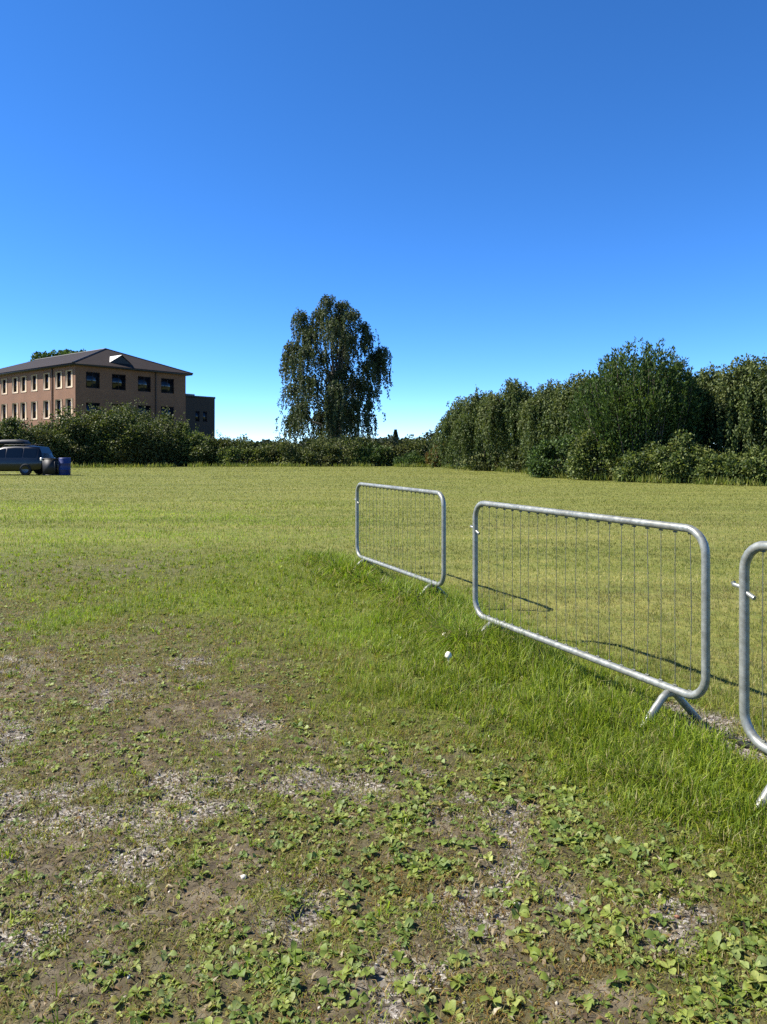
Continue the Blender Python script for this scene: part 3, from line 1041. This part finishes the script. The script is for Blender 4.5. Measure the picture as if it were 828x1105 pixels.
def right_tree(pxc, wpx, pytop, z, label, ntop=9, mats=(m_bark, m_willow), depth=1.6, **kw):
    k_ = z / 798
    H = 1.5 + (485 - pytop) * k_
    hw = wpx / 2 * k_
    tops = []
    for i in range(ntop):
        u = rng.uniform(-1, 1) * .85; v = rng.uniform(-1, 1)
        r2 = min(1, math.hypot(u, v))
        tops.append((u * hw, v * depth, H * (1 - .30 * r2 ** 1.9) * rng.uniform(.86, 1.0), rng.uniform(.8, 1.2)))
    tops.append((0, 0, H * .98, 1.1))
    return weeping_tree("willow_tree", ((pxc - 414) / 798 * z, z, 0), label, tops, H * .92, mats, group=RG, trunk_r=.12, lsize=.135, gap=.026, floor=.1, **kw)


right_tree(497, 40, 431, 57, "leftmost small drooping tree of the right-hand row", 8, strand=(1.2, 3.6), spread=.7, nst=20)
right_tree(522, 54, 425, 54, "drooping tree second from the left end of the row", 9, strand=(1.2, 3.8), spread=.75, nst=20)
right_tree(553, 64, 411, 51, "tallest drooping olive tree left of the big bushy one", 11, strand=(1.4, 4.2), spread=.8, nst=20)
right_tree(596, 66, 413, 47, "drooping tree half behind the big upright bush", 13, strand=(1.3, 3.8), spread=.8, nst=18)
right_tree(630, 70, 405, 44, "leafy tree tucked against the big bush's left flank", 14, strand=(1.2, 3.4), spread=.8, nst=18)
right_tree(768, 66, 398, 38, "drooping tree just right of the big upright bush", 11, strand=(1.4, 4.0), spread=.8, nst=22)
right_tree(806, 60, 387, 36, "tall drooping tree at the right edge of the picture", 12, strand=(1.6, 4.4), spread=.85, nst=22)
right_tree(858, 70, 384, 34, "drooping tree cut off by the right picture edge", 12, strand=(1.6, 4.4), spread=.85, nst=18)

# big bush of upright shoots
ZG = 37.0
kg = ZG / 798
tr, cr = MB(), MB()
for i in range(620):
    a = rng.random() * 6.28; rr = math.sqrt(rng.random())
    ux, uy = math.cos(a) * rr, math.sin(a) * rr
    Ht = 6.5 * (1 - .38 * rr ** 2.6) * rng.uniform(.80, 1.0) * (.88 + .22 * vnoise(np.array([ux * 2.6 + 5.2]), np.array([uy * 2.2]), 77)[0])
    Ht *= 1 + .03 * math.exp(-((ux - .1) / .4) ** 2) - .16 * max(0, -ux - .3) + (.08 * rng.random() if i % 9 == 0 else 0)
    b = np.array((ux * 1.6, uy * 1.4, 0)); tip = np.array((ux * 3.4, uy * 2.6, Ht))
    q = np.linspace(0, 1, 7)[:, None]
    P = b + (tip - b) * np.c_[q ** .75, q ** .75, q]
    if i % 4 == 0:
        tr.tube(P, np.linspace(.05, .008, 7), 5)
    m_ = 120
    tt = 1 - .86 * rng.random(m_) ** 1.25
    Q = np.c_[[np.interp(tt, q[:, 0], P[:, c_]) for c_ in range(3)]].T
    w_ = .34 * (1.05 - tt)[:, None] ** .7
    Q += rng.normal(0, 1, Q.shape) * w_ * np.array((1, 1, .6))
    D = np.c_[rng.normal(ux * .4, .45, m_), rng.normal(uy * .4, .45, m_), np.full(m_, .75)]
    leaves(cr, Q, D, .15 * rng.uniform(.6, 1.5, m_), .068)
plant("bushy_tree", ((690 - 414) / 798 * ZG, ZG, 0), "big dense green bush-like tree with upright shoots, tallest of the right-hand row", "tree", RG, tr, m_bark, cr, m_dense)


def shrub(name, loc, label, rad, n, size, mat, group, lumps=14, stem_mat=m_bark, top=1.0, shoots=0, cat="shrub"):
    """rounded shrub: many uneven clumps of leaves over arching stems"""
    tr, cr = MB(), MB()
    rx, ry, rz = rad
    for i in range(lumps):
        a = rng.random() * 6.28; e_ = rng.random()
        r_ = math.sqrt(rng.random()) * .85
        hz = rz * (1 - r_ ** 2 * .75) * rng.uniform(.35, .82) * top
        c_ = np.array((math.cos(a) * r_ * rx, math.sin(a) * r_ * ry, hz))
        s_ = rng.uniform(.16, .34)
        clump_leaves(cr, c_, (max(.35, rx * s_), max(.35, ry * s_), max(.3, rz * s_ * .75)), int(n / lumps), size, .75, .15)
        tr.tube(bough((c_[0] * .02, c_[1] * .02, -.05), c_, .25, 5, .08), np.linspace(.035, .01, 5), 5)
    for i in range(shoots):
        a = rng.random() * 6.28; r_ = math.sqrt(rng.random()) * .8
        b = np.array((math.cos(a) * r_ * rx, math.sin(a) * r_ * ry, rz * (1 - r_ ** 2 * .7) * .6))
        e_ = b + np.array((rng.normal(0, .3), rng.normal(0, .3), rng.uniform(.5, 1.2) * rz * .35))
        m_ = 16
        q = rng.random(m_)[:, None]
        P = b + (e_ - b) * q + rng.normal(0, .05, (m_, 3))
        leaves(cr, P, np.c_[rng.normal(0, .5, (m_, 2)), np.full(m_, .6)], size * .8, size * .5)
    # skirt down to the ground
    m_ = n // 5
    a = rng.random(m_) * 6.28
    P = np.c_[np.cos(a) * rx * rng.uniform(.7, .98, m_), np.sin(a) * ry * rng.uniform(.7, .98, m_), rng.random(m_) * rz * .35]
    leaves(cr, P, rng.normal(0, 1, (m_, 3)) + np.array((0, 0, .3)), size * rng.uniform(.6, 1.3, m_), size * .7)
    return plant(name, loc, label, cat, group, tr, stem_mat, cr, mat, 'foliage')


BG = "brambles at the foot of the right-hand trees"
for (px_, z, rx, rz, lb, mt) in [
    (610, 39.5, 1.9, 2.7, "light green shrub at the big bush's left foot", m_dense),
    (650, 36.5, 1.8, 2.9, "leafy shrub in front of the big bush's left half", m_bramble),
    (700, 34.6, 1.7, 1.9, "bramble mound in front of the big bush's middle", m_bramble),
    (738, 33.6, 1.5, 2.4, "pale bramble mound at the big bush's right foot", m_bramble),
    (775, 32.6, 1.5, 1.7, "low bramble mound below the drooping right-hand trees", m_bramble),
    (815, 31.6, 1.6, 1.8, "low bramble mound at the right edge of the picture", m_bramble),
    (868, 30.6, 1.9, 1.9, "low bramble mound cut off by the picture's right edge", m_bramble),
    (570, 49, 1.8, 1.9, "dark low shrub below the olive drooping tree", m_hedge),
    (530, 52, 1.5, 1.3, "small shrub below the second drooping tree", m_hedge),
]:
    shrub("bramble_shrub", ((px_ - 414) / 798 * z, z, 0), lb, (rx, 1.3, rz), 9500, .125, mt, BG, 24, shoots=14)

# ---- bushes in front of the building
LG = "bushes in front of the office building"
for (px_, pyt, z, rx, ry, lb, sh) in [
    (20, 450, 62, 4.2, 2.2, "bramble bush behind the parked car at the left picture edge", 14),
    (66, 446, 64, 4.4, 2.3, "broad bush beside the blue drum, below the building's corner", 16),
    (112, 437, 66, 5.2, 2.7, "tallest bush mound in front of the building's shaded side", 24),
    (152, 434, 66.5, 4.8, 2.6, "large dark bush mound right of the tallest mound", 20),
    (132, 436, 65, 4.4, 2.3, "rounded bush mound between the two largest mounds, below the dark facade", 18),
    (188, 450, 67, 4.2, 2.2, "bush at the right end of the mounds, below the flat wing", 18),
    (222, 466, 68, 3.6, 2.0, "lower bush just right of the building's flat wing", 14),
]:
    H = 1.5 + (485 - pyt) * z / 798
    shrub("bramble_bush", ((px_ - 414) / 798 * z, z, 0), lb, (rx, ry, H * 1.12), 19000, .18, m_bramble if px_ in (112, 188) else m_hedge, LG, 34, shoots=sh * 3)

# ---- long hedge across the back of the field
tr, cr = MB(), MB()
for px_ in np.arange(205, 498, 5.0):
    z = 68 + rng.normal(0, .7)
    X = (px_ - 414) / 798 * z
    Ht = 2.35 + .5 * math.sin(px_ * .13) + rng.normal(0, .28) - (.35 if px_ > 400 else 0)
    for q in range(5):
        c_ = (X + rng.normal(0, .4), z + rng.normal(0, .7), Ht * rng.uniform(.25, .82))
        clump_leaves(cr, c_, (.65, .65, Ht * .24), 210, .165, .75, .1)
    a = 60
    P = np.c_[X + rng.normal(0, .4, a), z - rng.uniform(.5, 1.6, a), rng.random(a) * Ht * .5]
    leaves(cr, P, rng.normal(0, 1, (a, 3)) + np.array((0, 0, .4)), .22, .15)
    tr.tube(bough((X, 68, -.1), (X + .2, z, Ht * .7), 0, 4, .05), np.linspace(.05, .02, 4), 5)
tr.tube([((q - 414) / 798 * 68, 68, .55) for q in (203, 270, 340, 420, 500)], .09, 6)
plant("hedge", (0, 0, 0), "long rough hedge across the far side of the field", "hedge", None, tr, m_bark, cr, m_hedge, 'foliage')
# front mounds standing out of it
for (px_, z, rx, rz, lb, mt) in [
    (262, 65.8, 2.6, 2.3, "bramble mound standing before the hedge left of the birch", m_bramble),
    (345, 65.5, 3.0, 2.1, "olive bramble mound before the hedge below the birch", m_hedge),
    (398, 66.5, 2.6, 2.4, "dark rounded mound in the hedge right of the birch", m_dense),
    (473, 63, .9, 2.2, "rusty brown shrub beside the leftmost drooping tree", m_rust),
    (446, 64.5, 1.7, 1.5, "low green shrub before the distant wood", m_dense),
]:
    shrub("hedge_shrub", ((px_ - 414) / 798 * z, z, 0), lb, (rx, 1.3, rz), 4600, .155, mt, "shrubs along the far hedge", 14, shoots=8)

# tall rough weeds fringing the foot of hedge and trees
mb = MB()
edge = [(-40, 60), (-24, 59), (-14, 63.5), (-6, 64.5), (4.5, 62), (6.5, 55.5), (8.2, 50), (9, 43.5), (9.6, 38), (12, 33.4), (14.2, 31.3), (17.5, 29)]
n = 9000
q = rng.random(n) * (len(edge) - 1)
x = np.interp(q, range(len(edge)), [a for a, _ in edge]) + rng.normal(0, .35, n)
y = np.interp(q, range(len(edge)), [b for _, b in edge]) + rng.normal(0, .45, n)
hh = fbm(x * .7, y * .7, 141, 3)
k_ = rng.random(n) < sstep(.3, .6, hh)
x, y, hh = x[k_], y[k_], hh[k_]; n = len(x)
P = np.c_[x, y, np.zeros(n)]
leaves(mb, P, np.c_[rng.normal(0, .3, (n, 2)), np.ones(n)], (.15 + .5 * hh) * rng.uniform(.4, 1.1, n), .06)
tag(mb.build("undergrowth", m_weedtall), "tall rough grass and weeds along the foot of the hedges", "undergrowth", kind="stuff")

# ---- tree tops behind the building
tr, cr = MB(), MB()
ZT = 150.0
for px_, py_ in ((50, 382), (58, 380), (66, 378), (74, 379), (82, 379), (90, 379), (98, 381), (44, 384), (62, 384), (86, 384), (70, 388), (95, 387), (54, 389)):
    X, _, Zz = world(px_, py_, ZT)
    clump_leaves(cr, (X - world(70, 0, ZT)[0], rng.normal(0, 1), Zz - 1.2), (1.7, 1.7, 1.4), 420, .5, .8, .1)
for i in range(6):
    tr.tube(bough((0, 0, 9), (rng.uniform(-5, 5), 0, 19.5), .4, 5, .2), np.linspace(.3, .05, 5), 6)
tr.tube(bough((0, 0, -.1), (0, 0, 12), 0, 5, .2), np.linspace(.6, .35, 5), 8)
plant("broadleaf_tree", (world(70, 0, ZT)[0], ZT, 0), "green tree top showing above the office building's roof", "tree", None, tr, m_bark, cr, m_dense)

# ---- distant wood and a single dark conifer
mb = MB()
for px_ in np.arange(-260, 700, 3.5):
    z = 175 + rng.normal(0, 8)
    hpx = 473 + 6 * (fbm(np.array([px_ * .045]), np.array([3.3]), 151)[0] - .5) * 2 + (4 if px_ < 330 else 0)
    if 462 < px_ < 474:
        hpx -= 6
    X, _, Zt = world(px_, hpx, z)
    for q in range(5):
        clump_leaves(mb, (X + rng.normal(0, .5), z, Zt * (.35 + .55 * rng.random())), (1.3, 1.3, Zt * .16), 70, .6, .8, 0)
tag(mb.build("distant_wood", m_far), "dark distant wood on the skyline behind the hedge", "wood", kind="stuff")
tr, cr = MB(), MB()
for i in range(2600):
    pass
h_ = rng.random(2600) ** .8
a = rng.random(2600) * 6.28
rad = (1 - h_) ** .7 * 1.0 * rng.uniform(.5, 1, 2600)
P = np.c_[np.cos(a) * rad, np.sin(a) * rad, .8 + h_ * 5.0]
leaves(cr, P, np.c_[np.cos(a), np.sin(a), np.full(2600, .8)], .35, .2)
tr.tube([(0, 0, -.1), (0, 0, 3), (0, 0, 5.6)], [.15, .09, .02], 6)
plant("conifer_tree", (world(427, 0, 165)[0], 165, 0), "narrow dark conifer poking above the distant wood", "tree", None, tr, m_bark, cr, m_far)

# ------------------------------------------------------------------ parked car, drum and crate (far left)
m_chass = simple_mat("dark_plastic", lin(15, 16, 20), .6, .1, .25, 4)
m_rubber = simple_mat("tyre_rubber", lin(20, 20, 21), .85, 0, .2, 12)
m_rim = simple_mat("alloy_rim", lin(92, 94, 96), .4, .7, .1, 8)
m_blue = simple_mat("blue_plastic", lin(16, 36, 92), .5, 0, .15, 6)
m_wlamp = simple_mat("lamp_plastic", lin(225, 222, 216), .2, 0, .03, 6)
m_paint, t, p, out = new_mat("dark_blue_paint")
t.links.new(ramp(t, noise(t, 3, 3, .5, objcoord(t)), [(.3, lin(8, 11, 15)), (.7, lin(12, 16, 22))]), p.inputs['Base Color'])
p.inputs['Metallic'].default_value = .2
p.inputs['Roughness'].default_value = .32
p.inputs['Coat Weight'].default_value = .35
p.inputs['Coat Roughness'].default_value = .08
m_carglass, t, p, out = new_mat("car_glass")
p.inputs['Base Color'].default_value = lin(12, 15, 18)
p.inputs['Roughness'].default_value = .06

ZV = 43.5
car = thing("parked_car", ((53 - 414) / 798 * ZV, ZV, 0), "dark car with a roof box parked at the left edge of the field", "car", rz=math.pi)
ST = [(0.0, .46, .86, .90, .80), (.05, .34, .98, 1.02, .84), (.12, .30, 1.0, 1.26, .88), (.30, .26, 1.0, 1.64, .90), (.9, .24, 1.0, 1.70, .91), (1.6, .24, 1.0, 1.72, .92), (2.3, .24, 1.0, 1.68, .92),
      (2.85, .24, 1.0, 1.52, .92), (3.45, .24, 1.0, 1.10, .92), (3.7, .30, .99, 1.04, .91), (4.2, .32, .92, .97, .88), (4.5, .36, .82, .86, .80), (4.6, .44, .70, .73, .70)]


def car_top_w(i):
    zb, bl, tp, w_ = ST[i][1:]
    return w_ - .04 - .22 * min(1, max(0, (tp - bl) / .7))


V, F = [], []
for i, (xx, zb, bl, tp, w_) in enumerate(ST):
    tw = car_top_w(i)
    half = [(w_ - .10, zb), (w_, zb + .14), (w_ + .01, (zb + bl) / 2 + .1), (w_ - .03, bl), (tw, tp - min(.07, (tp - bl) * .4)), (tw - .10, tp - .005), (0, tp + .02)]
    ring = [(-y_, z_) for y_, z_ in half] + [(y_, z_) for y_, z_ in half[-2::-1]]
    V += [(xx, y_, z_) for y_, z_ in ring]
m_ = 13
for i in range(len(ST) - 1):
    for j in range(m_):
        F.append((i * m_ + j, i * m_ + (j + 1) % m_, (i + 1) * m_ + (j + 1) % m_, (i + 1) * m_ + j))
mb = MB(); mb.add(V, F)
mb.add(V[:m_], [tuple(range(m_))]); mb.add(V[-m_:], [tuple(range(m_))[::-1]])
mb.build("body", m_paint, car, smooth=False)
sx_ = [q[0] for q in ST]


def car_side(xx, f, sgn):
    bl = np.interp(xx, sx_, [q[2] for q in ST]); tp = np.interp(xx, sx_, [q[3] for q in ST]); w_ = np.interp(xx, sx_, [q[4] for q in ST])
    tw = np.interp(xx, sx_, [car_top_w(i) for i in range(len(ST))])
    z1 = tp - min(.07, (tp - bl) * .4)
    return (xx, sgn * (w_ - .03 + (tw - w_ + .03) * f + .012), bl + (z1 - bl) * f)


for sgn in (-1, 1):
    for x0, x1 in ((.38, 1.12), (1.2, 2.1), (2.18, 2.95)):
        q = [car_side(x_, f_, sgn) for x_, f_ in ((x0, .10), ((x0 + x1) / 2, .10), (x1, .10), (x1, .92), ((x0 + x1) / 2, .92), (x0, .92))]
        mb = MB(); mb.add(q, [(0, 1, 4, 5), (1, 2, 3, 4)]); mb.build("window", m_carglass, car)
    mb = MB(); mb.box(.0, sgn * .80 - .05, .84, .12, sgn * .80 + .075, 1.02); mb.build("tail_lamp", m_wlamp, car)
    mb = MB(); mb.tube([(.55, sgn * .58, 1.73), (.6, sgn * .58, 1.78), (2.3, sgn * .58, 1.77), (2.35, sgn * .58, 1.71)], .018, 6); mb.build("roof_rail", m_chass, car)
mb = MB(); mb.add([(.11, -.68, 1.28), (.11, .68, 1.28), (.275, .60, 1.62), (.275, -.60, 1.62)], [(0, 1, 2, 3)]); mb.build("rear_window", m_carglass, car)
mb = MB(); mb.box(-.07, -.80, .36, .0, .80, .60); mb.build("bumper", m_chass, car)
mb = MB(); V = []
for xx, h_ in ((1.25, .06), (1.35, .22), (1.8, .29), (2.6, .27), (3.05, .14), (3.15, .05)):
    V += [(xx, y_, 1.80 + z_) for y_, z_ in ((-.40, 0), (-.44, h_ * .5), (-.34, h_), (.34, h_), (.44, h_ * .5), (.40, 0))]
F = [(i * 6 + j, i * 6 + (j + 1) % 6, i * 6 + 6 + (j + 1) % 6, i * 6 + 6 + j) for i in range(5) for j in range(6)]
mb.add(V, F); mb.add(V[:6], [tuple(range(6))]); mb.add(V[-6:], [tuple(range(6))[::-1]])
mb.build("roof_box", m_chass, car)


def disc(mb, cx, cz, y0, y1, prof, n=22):
    V, F = [], []
    m_ = len(prof)
    for k_ in range(n):
        a = 2 * math.pi * k_ / n
        for r_, yy in prof:
            V.append((cx + r_ * math.cos(a), y0 + (y1 - y0) * yy, cz + r_ * math.sin(a)))
    for k_ in range(n):
        k2 = (k_ + 1) % n
        for j in range(m_ - 1):
            F.append((k_ * m_ + j, k2 * m_ + j, k2 * m_ + j + 1, k_ * m_ + j + 1))
    mb.add(V, F)


for xx in (.95, 3.65):
    for y0, y1 in ((-.95, -.74), (.95, .74)):
        mb = MB(); disc(mb, xx, .34, y0, y1, [(.2, .05), (.31, 0), (.34, .15), (.34, .85), (.31, 1), (.2, 1)])
        wh_ = mb.build("wheel", m_rubber, car, smooth=True)
        mb = MB(); disc(mb, xx, .34, y0, y1, [(0, .25), (.06, .2), (.17, .3), (.21, .03)])
        mb.build("rim", m_rim, wh_, smooth=True)
# blue drum and a dark crate on the grass beside it
xd, zd = (70 - 414) / 798 * 43.0, 43.0
dr = thing("plastic_drum", (xd, zd, 0), "blue plastic drum standing on the grass behind the parked car's tail", "drum")
mb = MB(); V = []
prof = [(0, 0), (.30, 0), (.32, .03), (.32, .3), (.335, .32), (.335, .35), (.32, .37), (.32, .66), (.335, .68), (.335, .71), (.32, .73), (.32, .98), (.30, 1.02), (.28, 1.0), (0, 1.0)]
for r_, zz in prof:
    for a in range(24):
        V.append((r_ * math.cos(a * math.pi / 12), r_ * math.sin(a * math.pi / 12), zz))
F = [(i * 24 + a, i * 24 + (a + 1) % 24, i * 24 + 24 + (a + 1) % 24, i * 24 + 24 + a) for i in range(len(prof) - 1) for a in range(24)]
mb.add(V, F); mb.build("body", m_blue, dr, smooth=True)
for sx in (-.15, .15):
    mb = MB(); mb.tube([(sx, 0, .99), (sx, 0, 1.03)], .035, 8); mb.build("bung", m_black, dr)
xc, zc = (56 - 414) / 798 * 43.0, 42.9
ct = thing("plastic_crate", (xc, zc, 0), "black crate between the parked car and the blue drum", "crate")
mb = MB()
mb.box(-.36, -.3, 0, .36, .3, .05)
for a, b in ((-.36, -.33), (.33, .36)):
    mb.box(a, -.3, .053, b, .3, .92)
for a, b in ((-.3, -.27), (.27, .3)):
    mb.box(-.327, a, .053, .327, b, .92)
mb.build("body", m_chass, ct)
mb = MB(); mb.box(-.39, -.33, .923, .39, .33, .99); mb.build("lid", m_chass, ct)
